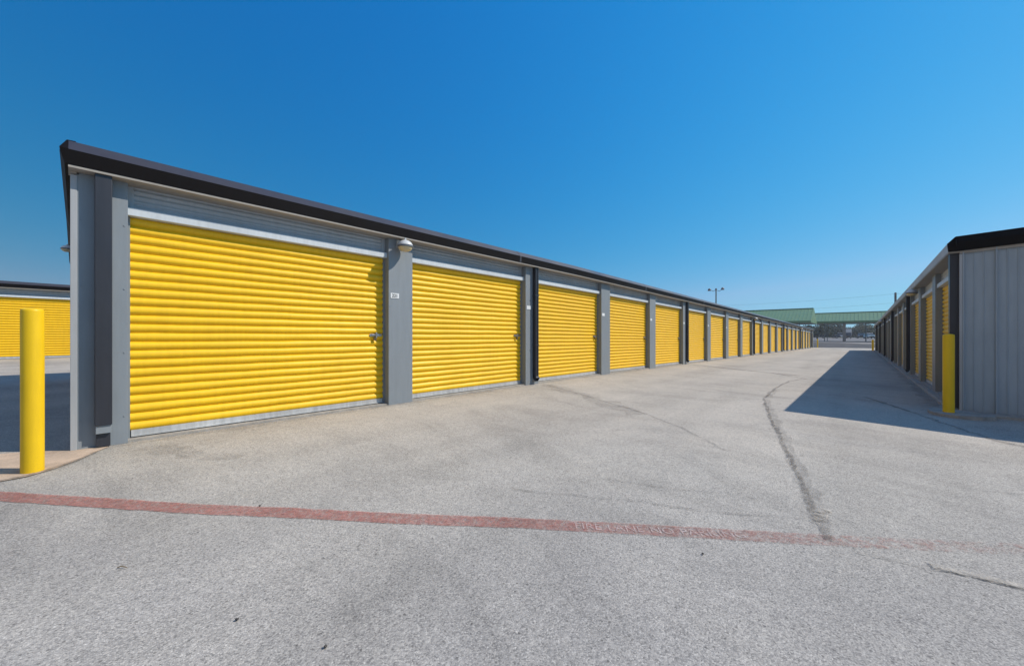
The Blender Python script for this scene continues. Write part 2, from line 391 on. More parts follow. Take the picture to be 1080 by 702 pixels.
o = bpy.data.objects.new('fire_lane_lettering', me); col.objects.link(o); tag(o, kind='structure')
seam = [(-1.12, 13.6), (-1.38, 12.4), (-1.40, 10.19), (-1.32, 8.4), (-1.08, 7.15), (-.70, 5.39), (-.43, 4.16), (-.29, 3.49), (-.20, 3.07), (-.13, 2.86), (-.01, 2.81), (.12, 2.85), (.27, 2.88), (.51, 2.94), (.9, 3.0)]
def crack(pts, wd, mat, lift, jit=.45, seg=.07):
    # wander a little between the given points
    P = []
    for a, b in zip(pts, pts[1:]):
        a = Vector(a); b = Vector(b); n = max(2, int((b - a).length / .16)); d = (b - a).normalized(); nr = Vector((-d.y, d.x))
        for k in range(n): P.append(tuple(a + (b - a) * k / n + nr * rs.uniform(-.018, .018)))
    P.append(pts[-1]); o = ribbon('asphalt_crack', mat, P, wd, lift, jit, seg, rs); tag(o, kind='structure'); return o
crack(seam[:10], .042, M['tar'], .008)
crack(seam[9:14], .016, M['tar2'], .008)
crack([(x + .03, y) for x, y in seam[2:9]], .11, M['tar3'], .006, .3)
crack([(-.16, 3.35), (-.22, 3.05)], .05, M['pale_fill'], .0095)
crack([(.27, 2.9), (.40, 2.93), (.62, 2.96)], .05, M['pale_fill'], .0095)
crack([(.05, 10.3), (.22, 9.8), (.58, 8.81), (.88, 7.85), (1.13, 7.14), (1.38, 6.85), (2.2, 6.6)], .07, M['tar'], .008)
crack([(-5.14, 16.1), (-3.4, 15.22), (-2.17, 14.82), (-1.12, 13.5)], .09, M['tar2'], .008)
crack([(-1.89, 2.11), (-1.54, 2.32), (-1.21, 2.52), (-.68, 2.8), (-.26, 3.08)], .018, M['tar2'], .008)
crack([(-5.1, 6.7), (-4.19, 6.32), (-3.1, 5.8), (-2.3, 5.41), (-1.61, 4.91), (-1.0, 4.3)], .03, M['tar2'], .008)
crack([(-1.5, 2.75), (-1.0, 3.0), (-.55, 3.2)], .016, M['tar2'], .008)
crack([(-5.1, 25.0), (-2.6, 24.2), (.9, 24.6)], .10, M['tar2'], .008)
crack([(-5.1, 39.0), (-1.6, 38.2), (.9, 38.6)], .12, M['tar2'], .008)
crack([(.6, 4.6), (1.4, 5.0), (2.4, 5.1)], .02, M['tar2'], .008)
# tan concrete apron at the corner of the left row
rail = [((-5.75, -1.9), (-4.9, -1.9)), ((-5.7, -1.2), (-4.72, -1.2)), ((-5.6, -.8), (-4.60, -.75)), ((-5.5, -.45), (-4.54, -.44)), ((-5.40, -.25), (-4.56, -.24)), ((-5.3, -.12), (-4.67, -.10)), ((-5.26, -.02), (-4.85, .03)), ((-5.22, .06), (-5.02, .12)), ((-5.21, .16), (-5.14, .2))]
o = sheet('concrete_apron', M['pad'], rail, .006, .1); tag(o, kind='structure')
crack([(-4.95, -1.9), (-4.74, -1.2), (-4.61, -.75), (-4.55, -.44), (-4.57, -.24), (-4.68, -.10), (-4.86, .03), (-5.03, .13)], .05, M['tar2'], .010, .5)
ribbon_o = ribbon('old_stain', M['stain'], [(-5.0, 6.6), (-4.19, 6.3), (-3.1, 5.75), (-2.3, 5.3)], .34, .0065, .5, .2, rs); tag(ribbon_o, kind='structure')
ribbon_o = ribbon('old_stain', M['stain'], [(-4.9, .45), (-4.5, .62), (-4.0, .95)], .20, .0065, .5, .1, rs); tag(ribbon_o, kind='structure')
ribbon_o = ribbon('old_stain', M['stain'], [(-5.0, 16.2), (-3.4, 15.3), (-1.4, 14.4)], .5, .0065, .4, .3, rs); tag(ribbon_o, kind='structure')
# fine wandering hairline cracks
for k_ in range(9):
    x_, y_ = rs.uniform(-4.2, 2.5), rs.uniform(3.6, 14); a_ = rs.uniform(0, 6.28); pp_ = [(x_, y_)]
    for q_ in range(rs.randint(4, 9)):
        a_ += rs.uniform(-.5, .5); x_ += math.cos(a_) * .16; y_ += math.sin(a_) * .16; pp_.append((x_, y_))
    crack(pp_, rs.uniform(.006, .012), M['tar3'], .0055, .5, .05)
# dirt line along the foot of the doors, both sides
ribbon_o = ribbon('kerb_dirt', M['stain'], [(-5.14, y) for y in frange(.1, 70, 2)], .14, .007, .4, .15, rs); tag(ribbon_o, kind='structure')
ribbon_o = ribbon('kerb_dirt', M['stain'], [(1.02, y) for y in frange(9.8, 56, 2)], .22, .007, .4, .15, rs); tag(ribbon_o, kind='structure')
# raised concrete step under the doors of the right row
mb = MB(); mb.sweep_y([(1.05, -.36), (1.05, -.155), (1.075, -.137), (1.2, -.137), (1.2, -.36)], [9.86] + frange(12, 56, 4) + [58.2], lambda y: G(1.2, y) - G(1.2, 0)); o = mb.build('doorstep_kerb', M['slab']); tag(o, kind='structure')
# rounded concrete pad round the right bollard
mb = MB(); pp = [(1.45, 9.22), (1.45, 8.80), (1.30, 8.66), (1.08, 8.60), (.90, 8.66), (.80, 8.82), (.79, 9.05), (.84, 9.28), (.96, 9.5), (1.02, 9.84), (1.155, 9.84), (1.155, 9.24)]
mb.sweep_z(pp, [-.40, -.15, ]); mb.face(mb.verts([])) if False else None
o = mb.build('bollard_pad', M['slab'], bevel=0); tag(o, kind='structure')
o = MB().box(1.46, 9.2, 9.04, 9.26, -.4, -.165).build('wall_footing', M['slab'], bevel=.006); tag(o, kind='structure')


# ------------------------------------------------------------------ storage buildings
def door_curtain_profile(x, z0, z1, out, pitch=.0875, depth=.026):
    """rolling curtain seen from the side: broad rounded ribs, narrow grooves; out=+1 if the outside is +x"""
    pr = []; n = int(round((z1 - z0) / pitch)); pitch = (z1 - z0) / n
    for i in range(n):
        b = z0 + i * pitch
        for f, h in ((0, 0), (.08, .25), (.18, .60), (.28, .86), (.40, .98), (.52, 1), (.66, .93), (.80, .68), (.92, .28)):
            pr.append((x + out * depth * (h - 1), b + f * pitch))
    pr.append((x - out * depth, z1)); return pr

def make_door(out, width, zt=2.17, first=True):
    """a roll-up door with origin at the floor, at its left (low-y) jamb; its outside plane is x=0"""
    mb = MB()
    pr = door_curtain_profile(0, .075, zt + .01, out)
    mb.sweep_y(pr, [.02 + (width - .04) * k / 14 for k in range(15)], closed=False)
    rw = random.Random(int(width * 100)); lv = {}
    for v in mb.bm.verts:                          # slight buckling of the sheet, slat by slat
        key = (round((v.co.z - .075) / .0875 - .25), round(v.co.y, 2)); lv.setdefault(key, (rw.uniform(-.0016, .0016), rw.uniform(-.0022, .0022)))
        v.co.x += lv[key][0]; v.co.z += lv[key][1] if v.co.z > .15 else 0
    d = mb.build('roller_door', M['yellow'], smooth=40)
    mb = MB(); mb.box(min(0, -out * .035), max(0, -out * .035), .03, width - .03, .022, .085)
    mb.box(min(out * .012, 0), max(out * .012, 0), .03, width - .03, .022, .034)
    mb.build('bottom_bar', M['bar'], d)
    for y0 in (0, width - .022):
        MB().box(min(-.04 * out, .012 * out), max(-.04 * out, .012 * out), y0, y0 + .022, .0, zt).build('guide_rail', M['grey'], d)
    # slide latch at hand height by the far jamb
    yl = width - .235 if out > 0 else .03
    la = MB().box(min(0, out * .008), max(0, out * .008), yl, yl + .19, 1.005, 1.042)
    la.box(min(0, out * .022), max(0, out * .022), yl + .03, yl + .17, 1.014, 1.036)
    la.box(min(0, out * .03), max(0, out * .03), yl + .085, yl + .105, .985, 1.062)
    lt = la.build('latch', M['chrome'], d, bevel=.002)
    pk = MB().box(min(out * .014, out * .030), max(out * .014, out * .030), yl + .055, yl + .095, .945, .985)
    pk.tube([(out * .024, yl + .06, .985), (out * .024, yl + .06, 1.01), (out * .024, yl + .075, 1.02), (out * .024, yl + .09, 1.01), (out * .024, yl + .09, .985)], .004, 6)
    pk.build('padlock', M['brass'], lt)
    return d

def make_header(out, width, z0=2.17, z1=2.50):
    """grey corrugated header above a door with the white lintel under it"""
    mb = MB(); pr = []
    za = z0 + .075; n = 5; p = (z1 - za) / n
    for i in range(n):
        for f, h in ((0, 0), (.12, .1), (.3, .8), (.5, 1), (.7, .8), (.88, .1)): pr.append((out * .016 * (h - 1), za + (i + f) * p))
    pr.append((-out * .016, z1))
    mb.sweep_y(pr, [.05, width - .05], closed=False)
    mb.box(min(.004 * out, -.03 * out), max(.004 * out, -.03 * out), 0, .05, za, z1)
    mb.box(min(.004 * out, -.03 * out), max(.004 * out, -.03 * out), width - .05, width, za, z1)
    h = mb.build('door_header', M['header'], smooth=40)
    MB().box(min(.066 * out, -.03 * out), max(.066 * out, -.03 * out), 0, width, z0, z0 + .075).build('lintel', M['white'], h, bevel=.003)
    return h

def make_downspout(out, top, bottom=.16, wy=.10, wx=.085):
    mb = MB(); x0, x1 = (0, wx * out)
    a, b = min(x0, x1) , max(x0, x1)
    ribs = []
    # ribbed box section
    prof = [(x0, 0), (x1, 0), (x1, wy * .30), (x1 - out * .008, wy * .36), (x1 - out * .008, wy * .44), (x1, wy * .5), (x1 - out * .0, wy * .56), (x1 - out * .008, wy * .64), (x1 - out * .008, wy * .7), (x1, wy * .76), (x1, wy), (x0, wy)]
    mb.sweep_z(prof, [bottom, top])
    # elbow kicked outwards at the foot
    pts = []
    for t in range(7):
        an = R(60) * t / 6
        pts.append((out * (wx * .5 + .10 * (1 - math.cos(an))), bottom + .02 - .10 * math.sin(an)))
    rings = []
    for i, (x, z) in enumerate(pts):
        an = R(60) * i / 6; nx, nz = math.cos(an) * wx / 2, math.sin(an) * wx / 2
        rings.append(mb.verts([(x + out * nx, 0, z + nz), (x + out * nx, wy, z + nz), (x - out * nx, wy, z - nz), (x - out * nx, 0, z - nz)]))
    for a_, b_ in zip(rings, rings[1:]):
        for k in range(4): mb.face([a_[k], a_[(k + 1) % 4], b_[(k + 1) % 4], b_[k]])
    d = mb.build('downspout', M['pipe'])
    for z in (top * .33, top * .75):
        MB().box(min(0, out * (wx + .004)), max(0, out * (wx + .004)), -.012, wy + .012, z, z + .025).build('strap', M['pipe'], d)
    return d

def make_lamp(out):
    """wall light: arm, domed hood and lens"""
    e = MB().lathe([(.001, .075), (.03, .073), (.06, .062), (.088, .04), (.105, .012), (.112, -.004)], (out * .15, 0, 0), 24)
    hood = e.build('wall_lamp', M['lamp'], smooth=50)
    MB().lathe([(.108, -.004), (.116, -.006), (.116, -.03), (.104, -.032)], (out * .15, 0, 0), 24).build('rim', M['rim'], hood, smooth=40)
    MB().lathe([(.103, -.03), (.10, -.05), (.082, -.075), (.05, -.092), (.001, -.098)], (out * .15, 0, 0), 24).build('lens', M['lens'], hood, smooth=60)
    a = MB().tube([(0, 0, .045), (out * .05, 0, .06), (out * .10, 0, .055)], .016, 8)
    a.box(min(0, out * .02), max(0, out * .02), -.05, .05, -.02, .09)
    a.tube([(out * .15, .0, .07), (out * .15, 0, .105)], .014, 8)
    a.build('bracket', M['lamp'], hood)
    return hood

def rib_panel(x0, x1, y, zlo, ztop, out, pitch=.33, depth=.034):
    """vertical ribbed wall sheet in the plane y, between x0 and x1; out = sign of the outside normal"""
    mb = MB(); pr = []; x = x0
    while x < x1:
        for f, h in ((0, 0), (.035, 1), (.075, 1), (.11, 0), (.36, 0), (.375, .2), (.40, .2), (.415, 0), (.66, 0), (.675, .2), (.70, .2), (.715, 0)):
            if x + f * pitch < x1: pr.append((x + f * pitch, y + out * depth * h))
        x += pitch
    pr.append((x1, y))
    lo = mb.verts([(p[0], p[1], zlo(p[0])) for p in pr]); hi = mb.verts([(p[0], p[1], ztop(p[0])) for p in pr])
    for i in range(len(pr) - 1): mb.face([lo[i], lo[i + 1], hi[i + 1], hi[i]])
    x = x0
    while x + .3 < x1:                             # fixing screws in rows
        for f in (.2, .8):
            for fr in (.12, .5, .93):
                zc = zlo(x) + (ztop(x) - zlo(x)) * fr; xc = x + f * pitch
                mb.box(xc - .006, xc + .006, min(y - out * .002, y + out * .005), max(y - out * .002, y + out * .005), zc - .006, zc + .006)
        x += pitch
    return mb

def storage_row(name, label, out, xf, depth, y_end, lefts, widths, floor, dropf, recess, pipes, y_first, lamps, plates, corner_pipe, gut_mat, latch_doors=None, fas_mat=None, group='rows of storage units with yellow roller doors'):
    """out=+1: the doors look towards +x; xf is the outer face of the pillars; depth of the row; pipes = pillar indices carrying a downspout"""
    b = empty(name, (xf, y_first, floor)); tag(b, label, 'storage building', group)
    FZ = floor
    dz = lambda y: dropf(y)
    O = lambda x, y, z: (x - xf, y - y_first, z - floor)   # local to the empty
    L = (-xf, -y_first, -floor)
    yA, yB = y_first, y_end
    ys = sorted(set([yA, yB] + [y for y in frange(math.ceil(yA / 4) * 4, yB, 4) if y > yA + .2]))
    xb = xf - out * depth; xd = xf - out * recess
    # fascia: vertical black face, leaning upper face, short beige return below
    fz = FZ + 2.485
    xF = xf + out * .125
    sh = .065                                       # roof overhang at the end walls
    ysf = [yA - sh + .02] + ys[1:-1] + [yB + sh - .02]
    prof = [(xF, fz), (xF + out * .012, fz + .125), (xF - out * .075, fz + .225), (xF - out * .16, fz + .228), (xF - out * .16, fz)]
    prof_low = [(xF - out * .01, fz - .012), (xF - out * .01, fz - .003), (xF - out * .16, fz - .003), (xF - out * .16, fz - .012)]
    lip = [(xF + out * .012, fz + .127), (xF + out * .010, fz + .139), (xF - out * .062, fz + .224), (xF - out * .072, fz + .222)]
    fa = MB().sweep_y([prof[0], prof[1], (xF - out * .02, fz + .125), (xF - out * .02, fz)], ysf, dz).build('fascia', fas_mat or M['black'], b, L)
    ml = MB().sweep_y([(xF + out * .010, fz + .1265), (xF - out * .075, fz + .225), (xF - out * .16, fz + .228), (xF - out * .16, fz + .1265)], ysf, dz)
    gt = ml.build('gutter', gut_mat, fa)
    for y in frange(yA + 5.9, yB, 6.1):
        jb = MB(); jb.sweep_y([(xF + out * .004, fz + .004), (xF + out * .016, fz + .125), (xF - out * .073, fz + .229), (xF - out * .09, fz + .229), (xF - out * .02, fz + .004)], [y, y + .05], dz)
        jb.build('gutter_joint', fas_mat or M['fasctop'], fa)
    # soffit closing the eave, and the beige drip trim that shows as a pale line under the fascia
    MB().sweep_y([(xF - out * .004, fz - .022), (xF - out * .004, fz - .003), (xd - out * .03, fz - .003), (xd - out * .03, fz - .022)], ysf, dz).build('soffit', M['beige'], b, L)
    # end eave (rake) fascia along both end walls, following the slight gable
    hb = .035
    zr = lambda x: hb * min(abs(x - xF), abs(x - (xb - out * .125)))
    x_far = xb - out * .125
    for (yy, sgn) in ((yA, -1), (yB, 1)):
        mb = MB(); xm = (xF + x_far) / 2; base = dz(yA if sgn < 0 else yB)
        ringsx = [xF - out * .08, xm, x_far + out * .08]
        y0, y1 = yy + sgn * .0, yy + sgn * sh
        rg = []
        for x in ringsx:
            z = fz + base + zr(x)
            rg.append(mb.verts([(x, y0, z), (x, y1, z), (x, y1 + sgn * .03, z + .127), (x, y1 - sgn * .012, z + .229), (x, y0, z + .232)]))
        for a_, c_ in zip(rg, rg[1:]):
            for k in range(5): mb.face([a_[k], a_[(k + 1) % 5], c_[(k + 1) % 5], c_[k]])
        mb.face(rg[0]); mb.face(rg[-1][::-1])
        for k_, xx in ((1, xF), (-1, x_far)):           # moulded end caps closing the gutter ends
            oo = out * k_; pr_ = [(xx + oo * .002, fz - .001, 0), (xx + oo * .014, fz + .127, .03), (xx - oo * .074, fz + .229, -.012), (xx - oo * .16, fz + .232, -.012), (xx - oo * .16, fz - .001, 0)]
            ra = mb.verts([(p[0], yy + sgn * (sh - .022), p[1] + base) for p in pr_]); rb = mb.verts([(p[0], yy + sgn * (sh + p[2]), p[1] + base) for p in pr_])
            for k in range(5): mb.face([ra[k], ra[(k + 1) % 5], rb[(k + 1) % 5], rb[k]])
            mb.face(ra); mb.face(rb)
        mb.build('rake_trim', M['black'], b, L)
        tb = MB(); rg = []
        for x in (xf, (xf + xb) / 2, xb):
            z = fz + base + zr(x)
            rg.append(tb.verts([(x, yy - sgn * .02, z - .045), (x, yy + sgn * .032, z - .045), (x, yy + sgn * .032, z - .003), (x, yy - sgn * .02, z - .003)]))
        for a_, c_ in zip(rg, rg[1:]):
            for k in range(4): tb.face([a_[k], a_[(k + 1) % 4], c_[(k + 1) % 4], c_[k]])
        tb.face(rg[0]); tb.face(rg[-1][::-1])
        tb.build('frieze_trim', M['beige'], b, L)
        # end wall
        lo = min(xb, xf - out * .02); hi = max(xb, xf - out * .02)
        zl = lambda x: G(x, yy) - .10
        pan = rib_panel(lo, hi, yy, zl, lambda x: fz + base + zr(x) - .004, sgn)
        pan.build('end_wall', M['grey2'], b, L)
        ct = MB().box(min(xf + out * .004, xf - out * .028), max(xf + out * .004, xf - out * .028), min(yy - sgn * .006, yy + sgn * .034), max(yy - sgn * .006, yy + sgn * .034), floor - .3 + base, fz - .05 + base)
        ct.build('corner_trim', M['trim'], b, L, bevel=.003)
    # rear wall and its eave
    MB().box(min(xb, xb + out * .08), max(xb, xb + out * .08), yA + .012, yB - .012, floor - 1.2, fz + dz(yB)).build('rear_wall', M['grey2'], b, L)
    mb = MB(); mb.sweep_y([(x_far, fz), (x_far - out * .012, fz + .125), (x_far + out * .075, fz + .225), (x_far + out * .16, fz + .228), (x_far + out * .16, fz)], ysf, dz); mb.build('rear_fascia', M['black'], b, L)
    # roof
    xm = (xF + x_far) / 2
    mb = MB(); mb.sweep_y([(xF - out * .14, fz + .20), (xm, fz + .20 + zr(xm)), (x_far + out * .14, fz + .20), (x_far + out * .14, fz + .15), (xF - out * .14, fz + .15)], [yA + .02] + ys[1:-1] + [yB - .02], dz)
    mb.build('roof', M['roof'], b, L)
    # floor slab and the inside partition behind the doors
    mb = MB(); mb.sweep_y([(xf - out * .02 if out > 0 else xf - out * .0 + .0, floor + .012), (xf - out * .02, floor - 1.0), (xb + out * .004, floor - 1.0), (xb + out * .004, floor + .012)], [yA + .012] + ys[1:-1] + [yB - .012], dz)
    mb.build('slab', M['slab'], b, L)
    # pillars, doors, headers
    n = len(lefts); tops = 2.462
    def pillar(y0, y1, yd):
        pb = MB(); x0, x1 = min(xf, xd - out * .06), max(xf, xd - out * .06)
        base = dz(yd)
        pb.box(x0, x1, y0, y1, floor - .25 + base, floor + tops + base)
        for zz in (.25, .85, 1.45, 2.05):
            for yy_ in (y0 + .025, y1 - .025):
                xx = xf + out * .004; pb.box(min(xf - out * .002, xx), max(xf - out * .002, xx), yy_ - .006, yy_ + .006, floor + zz + base - .006, floor + zz + base + .006)
        return pb.build('pillar', M['grey'], b, L, bevel=.0015)
    edges = [(yA + .003, lefts[0])] + [(lefts[i] + widths[i], lefts[i + 1]) for i in range(n - 1)] + [(lefts[-1] + widths[-1], yB - .012)]
    cache = {}
    spout0 = None
    for i, (a, c) in enumerate(edges):
        p = pillar(a, c, (a + c) / 2)
        if i in plates:
            w_ = .14
            yp = a + .03 if out > 0 else a + .06
            pl = MB().box(min(xf, xf + out * .006), max(xf, xf + out * .006), yp, yp + w_, floor + 1.575 + dz(a), floor + 1.65 + dz(a)).build('number_plate', M['plate'], b, L)
            if i == plates[0] and out > 0 and 'left' in cache.get('k', 'left') and plates[0] == 1 and len(plates) > 3:
                tc = bpy.data.curves.new('unit_number', 'FONT'); tc.body = '221'; tc.size = .066; tc.align_x = 'CENTER'; tc.align_y = 'CENTER'; tc.extrude = .0008; tc.offset = .0012
                to = bpy.data.objects.new('unit_number', tc); col.objects.link(to)
                me = bpy.data.meshes.new_from_object(to.evaluated_get(bpy.context.evaluated_depsgraph_get())); bpy.data.objects.remove(to)
                me.materials.append(M['ink']); me.name = 'unit_number'
                t_ = bpy.data.objects.new('unit_number', me); col.objects.link(t_); t_.parent = pl
                t_.location = (xf + .008, yp + w_ / 2, floor + 1.611 + dz(a)); t_.rotation_euler = (R(90), 0, R(90))
        if i in pipes and i > 0:
            if spout0 is None:
                spout0 = make_downspout(out, tops + .02); spout0.parent = b; q = spout0
            else: q = copy_to(spout0, b)
            yp = c - .20 if out > 0 else (a + c) / 2 - .05
            q.location = O(xf, yp, floor + dz(a))
        if i in lamps:
            if 'lamp' not in cache: cache['lamp'] = make_lamp(out); q = cache['lamp']; q.parent = b
            else: q = copy_to(cache['lamp'], b)
            q.location = O(xf, (a + c) / 2 - .02, floor + 2.36 + dz(a))
    for i, (y, w_) in enumerate(zip(lefts, widths)):
        key = round(w_, 3)
        ang = math.atan((dz(y + w_) - dz(y)) / w_)
        if ('d', key) not in cache:
            d = make_door(out, w_); h = make_header(out, w_); cache['d', key] = d; cache['h', key] = h; d.parent = b; h.parent = b
        else:
            d = copy_to(cache['d', key], b); h = copy_to(cache['h', key], b)
        d.location = O(xd, y, floor + dz(y)); d.rotation_euler = (ang, 0, 0)
        h.location = O(xd + out * .012, y, floor + dz(y)); h.rotation_euler = (ang, 0, 0)
    if corner_pipe:
        a, c, bottom, ww = corner_pipe
        q = MB().box(min(xf, xf + out * .10), max(xf, xf + out * .10), a, c, floor + bottom, floor + tops + .02)
        q = q.build('downspout', M['pipe'], b, L, bevel=.005)
        if bottom > .1:
            MB().box(min(xf, xf + out * .085), max(xf, xf + out * .085), a + .006, c - .006, floor + bottom - .075, floor + bottom - .001).build('outlet_collar', M['grey'], q, bevel=.003)
            MB().box(min(xf, xf + out * .05), max(xf, xf + out * .05), a + .01, c - .01, floor + .0, floor + bottom - .077).build('outlet', M['pipe'], q)
    return b

dL = lambda y: G(-5.2, y) - G(-5.2, 0)
dR = lambda y: (G(1.2, y) - G(1.2, 0))
lefts = [.33, 3.49, 6.67, 9.90, 13.13]
while len(lefts) < 22: lefts.append(lefts[-1] + 3.27)
left_row = storage_row('storage_building', 'long grey storage row, yellow roller doors in full sun, plate 221 on its first pillar',
    1, -5.2, 7.4, lefts[-1] + 2.75 + .4, lefts, [2.75] * 22, 0.0, dL, .125, [2, 5, 9, 13, 17, 21], .0, [1, 9, 17], [1, 2, 3, 4, 5, 6, 7, 8], (.112, .222, .20, .1), M['fasctop'])
# lamp on the near end wall
lp = make_lamp(1); lp.parent = left_row; lp.rotation_euler = (0, 0, R(-90)); lp.location = (-3.9, 0, 2.36); lp.scale = (.6, .6, .6)

# right row: doors look towards -x
RW = 2.27; r_l = [9.30 + .42 + 2.72 * i for i in range(18)]
right_row = storage_row('storage_building', 'shaded grey storage row on the right, its ribbed end wall facing the camera',
    -1, 1.16, 7.4, r_l[-1] + RW + .4, r_l, [RW] * 18, -.13, dR, .10, [3, 6, 9, 12, 15], 9.30, [2, 10], [], (9.34, 9.46, .0, .09), M['ltgut'], fas_mat=M['ltgut'])

# the row across the next aisle on the far left
n_l = [-15.25 + 3.2 * i for i in range(24)]
dN = lambda y: G(-22, y) - G(-22, 0)
far_row = storage_row('storage_building', 'distant storage row with yellow doors seen across the next aisle, behind the left yellow bollard',
    1, -22.0, 7.4, n_l[-1] + 2.75 + .4, n_l, [2.75] * 24, .215, dN, .125, [2, 5, 8, 11, 14, 17, 20], -15.65, [], [], None, M['fasctop'])
# keep every row's floor on its own terrain

# ------------------------------------------------------------------ bollards
def bollard(label, x, y, h, r, base):
    mb = MB(); pr = [(r, -.3), (r, h - .03)]
    for k in range(1, 6): a = R(90) * k / 5; pr.append((r - .012 + .012 * math.cos(a), h - .03 + .02 * math.sin(a)))
    pr += [(r * .6, h - .004), (.001, h)]
    o = mb.lathe(pr, n=40).build('bollard', M['safety'], loc=(x, y, base), smooth=35)
    tag(o, label, 'bollard', 'yellow steel bollards at the row ends'); return o
bollard('tall yellow bollard standing alone on tan concrete in full sun, close to the camera', -4.69, -.22, 1.245, .060, G(-4.69, -.22))
bollard('yellow bollard in the shade, on a grey pad at the corner of the right row', 1.0, 8.9, 1.18, .064, -.135)
bollard('tiny distant yellow bollard at the far end of the left row', -4.75, lefts[-1] + 4.0, 1.2, .08, G(-4.8, 76) + .0)
bollard('tiny distant yellow bollard at the far end of the right row', .98, 58.8, 1.2, .09, G(1, 59))

# ------------------------------------------------------------------ litter
o = MB().tube([(0, 0, .006), (.012, .004, .010), (.028, .004, .009), (.045, .001, .006)], .003, 6, .0018).build('twig', M['twig'], loc=(-2.60, .13, G(-2.6, .13)))
o.rotation_euler = (0, 0, R(40)); tag(o, 'short dry twig lying on the asphalt in the left foreground', 'twig')
rp_ = random.Random(5)
for (x, y, lab) in ((-2.85, .78, 'dark pebble touching the upper edge of the red stripe, left of centre'), (-1.82, .42, 'tiny dark pebble on open asphalt at the bottom, nearest the lower left'), (-1.44, .60, 'tiny dark pebble on open asphalt at the bottom centre'), (-.62, 2.2, 'tiny dark pebble just below the stripe after its lettering')):
    mb = MB(); s_ = .006
    vs = []
    bmesh.ops.create_icosphere(mb.bm, subdivisions=2, radius=s_)
    for v in mb.bm.verts: v.co *= rp_.uniform(.75, 1.25); v.co.z *= .7
    o = mb.build('pebble', M['pebble'], loc=(x, y, G(x, y) + .007), smooth=60); tag(o, lab, 'pebble')

# ------------------------------------------------------------------ canopies
def canopy(label, x0, x1, y_eave, span, eave, rise, posts, thick, gbase):
    z0 = gbase + eave; c = empty('canopy', ((x0 + x1) / 2, y_eave + span / 2, gbase)); tag(c, label, 'canopy', 'green metal roofed canopies beyond the rows')
    L = tuple(-v for v in c.location)
    ym = y_eave + span / 2
    mb = MB(); pr = []; x = x0
    while x <= x1:                              # standing seams
        pr += [(x, 0), (x + .30, 0), (x + .32, .06), (x + .38, .06), (x + .40, 0)]; x += .6
    for ya, yb, za, zb in ((y_eave, ym, z0, z0 + rise), (ym, y_eave + span, z0 + rise, z0)):
        a = mb.verts([(p[0], ya, za + p[1]) for p in pr]); b_ = mb.verts([(p[0], yb, zb + p[1]) for p in pr])
        for i in range(len(pr) - 1): mb.face([a[i], a[i + 1], b_[i + 1], b_[i]])
    mb.build('roof', M['green'], c, L)
    xe = pr[-1][0]
    for (name, ya) in (('eave_fascia', y_eave - .12), ('eave_fascia', y_eave + span)):
        MB().box(x0, xe, ya, ya + .12, z0 - .38, z0 + .05).build(name, M['green'], c, L)
    MB().box(x0, xe, ym - .2, ym + .2, z0 + rise - .01, z0 + rise + .10).build('ridge_cap', M['green'], c, L)
    for xa in (x0, xe):                          # closed gable ends
        mb = MB(); v = mb.verts([(xa, y_eave, z0 - .3), (xa, y_eave + span, z0 - .3), (xa, y_eave + span, z0), (xa, ym, z0 + rise), (xa, y_eave, z0)])
        w_ = mb.verts([(xa + .08, q.co.y, q.co.z) for q in v]); mb.face(v); mb.face(w_[::-1])
        for i in range(5): mb.face([v[i], v[(i + 1) % 5], w_[(i + 1) % 5], w_[i]])
        mb.build('gable_panel', M['green'], c, L)
    MB().box(x0 + .1, xe - .1, y_eave + .05, y_eave + span - .05, z0 - .30, z0 - .18).build('ceiling', M['beige'], c, L)
    for x in posts:
        for yy in (y_eave + .8, y_eave + span - .8):
            MB().box(x - .06, x + .06, yy - .06, yy + .06, G(x, yy) - .2, z0 - .28).build('post', M['postm'], c, L)
    for x in thick:
        MB().box(x - .26, x + .26, y_eave + .5, y_eave + 1.0, G(x, y_eave) - .2, z0 - .28).build('column', M['brick'], c, L, bevel=.02)
    return c
canopy('long green metal canopy on posts with a thick masonry column, seen between the two rows', -7.9, 30, 108, 11, 4.35, 2.05, [-5.9, .79, 8, 15, 22, 29], [-2.64], G(-2, 108))
canopy('taller green metal canopy rising behind the far end of the left row', -40, -7.5, 94, 13, 4.1, 2.75, [-38, -31, -24, -17, -9], [], G(-10, 96))

# ------------------------------------------------------------------ light mast, power pole and lines
def mast(x, y, h, label):
    b = G(x, y); c = empty('light_mast', (x, y, b)); tag(c, label, 'light mast')
    MB().tube([(0, 0, -.2), (0, 0, h * .5), (0, 0, h)], .13, 12, .085).build('pole', M['postm'], c)
    MB().lathe([(.12, 0), (.13, .1), (.10, .22), (.02, .26)], (0, 0, h - .1), 12).build('cap', M['rim'], c)
    for s in (-1, 1):
        ax, ay = s * .745, s * .667
        MB().tube([(0, 0, h - .12), (ax * .5, ay * .5, h - .30), (ax * .9, ay * .9, h - .05)], .04, 8).build('arm', M['postm'], c)
        hd = MB().lathe([(.02, .20), (.14, .16), (.21, .05), (.24, -.14), (.2, -.18), (.02, -.16)], (ax * 1.02, ay * 1.02, h + .08 * s), 16).build('lamp_head', M['rim'], c, smooth=40)
    return c
mast(-16.6, 65.6, 8.3 - G(-16.6, 65.6), 'twin headed light mast rising above the roof of the left row')
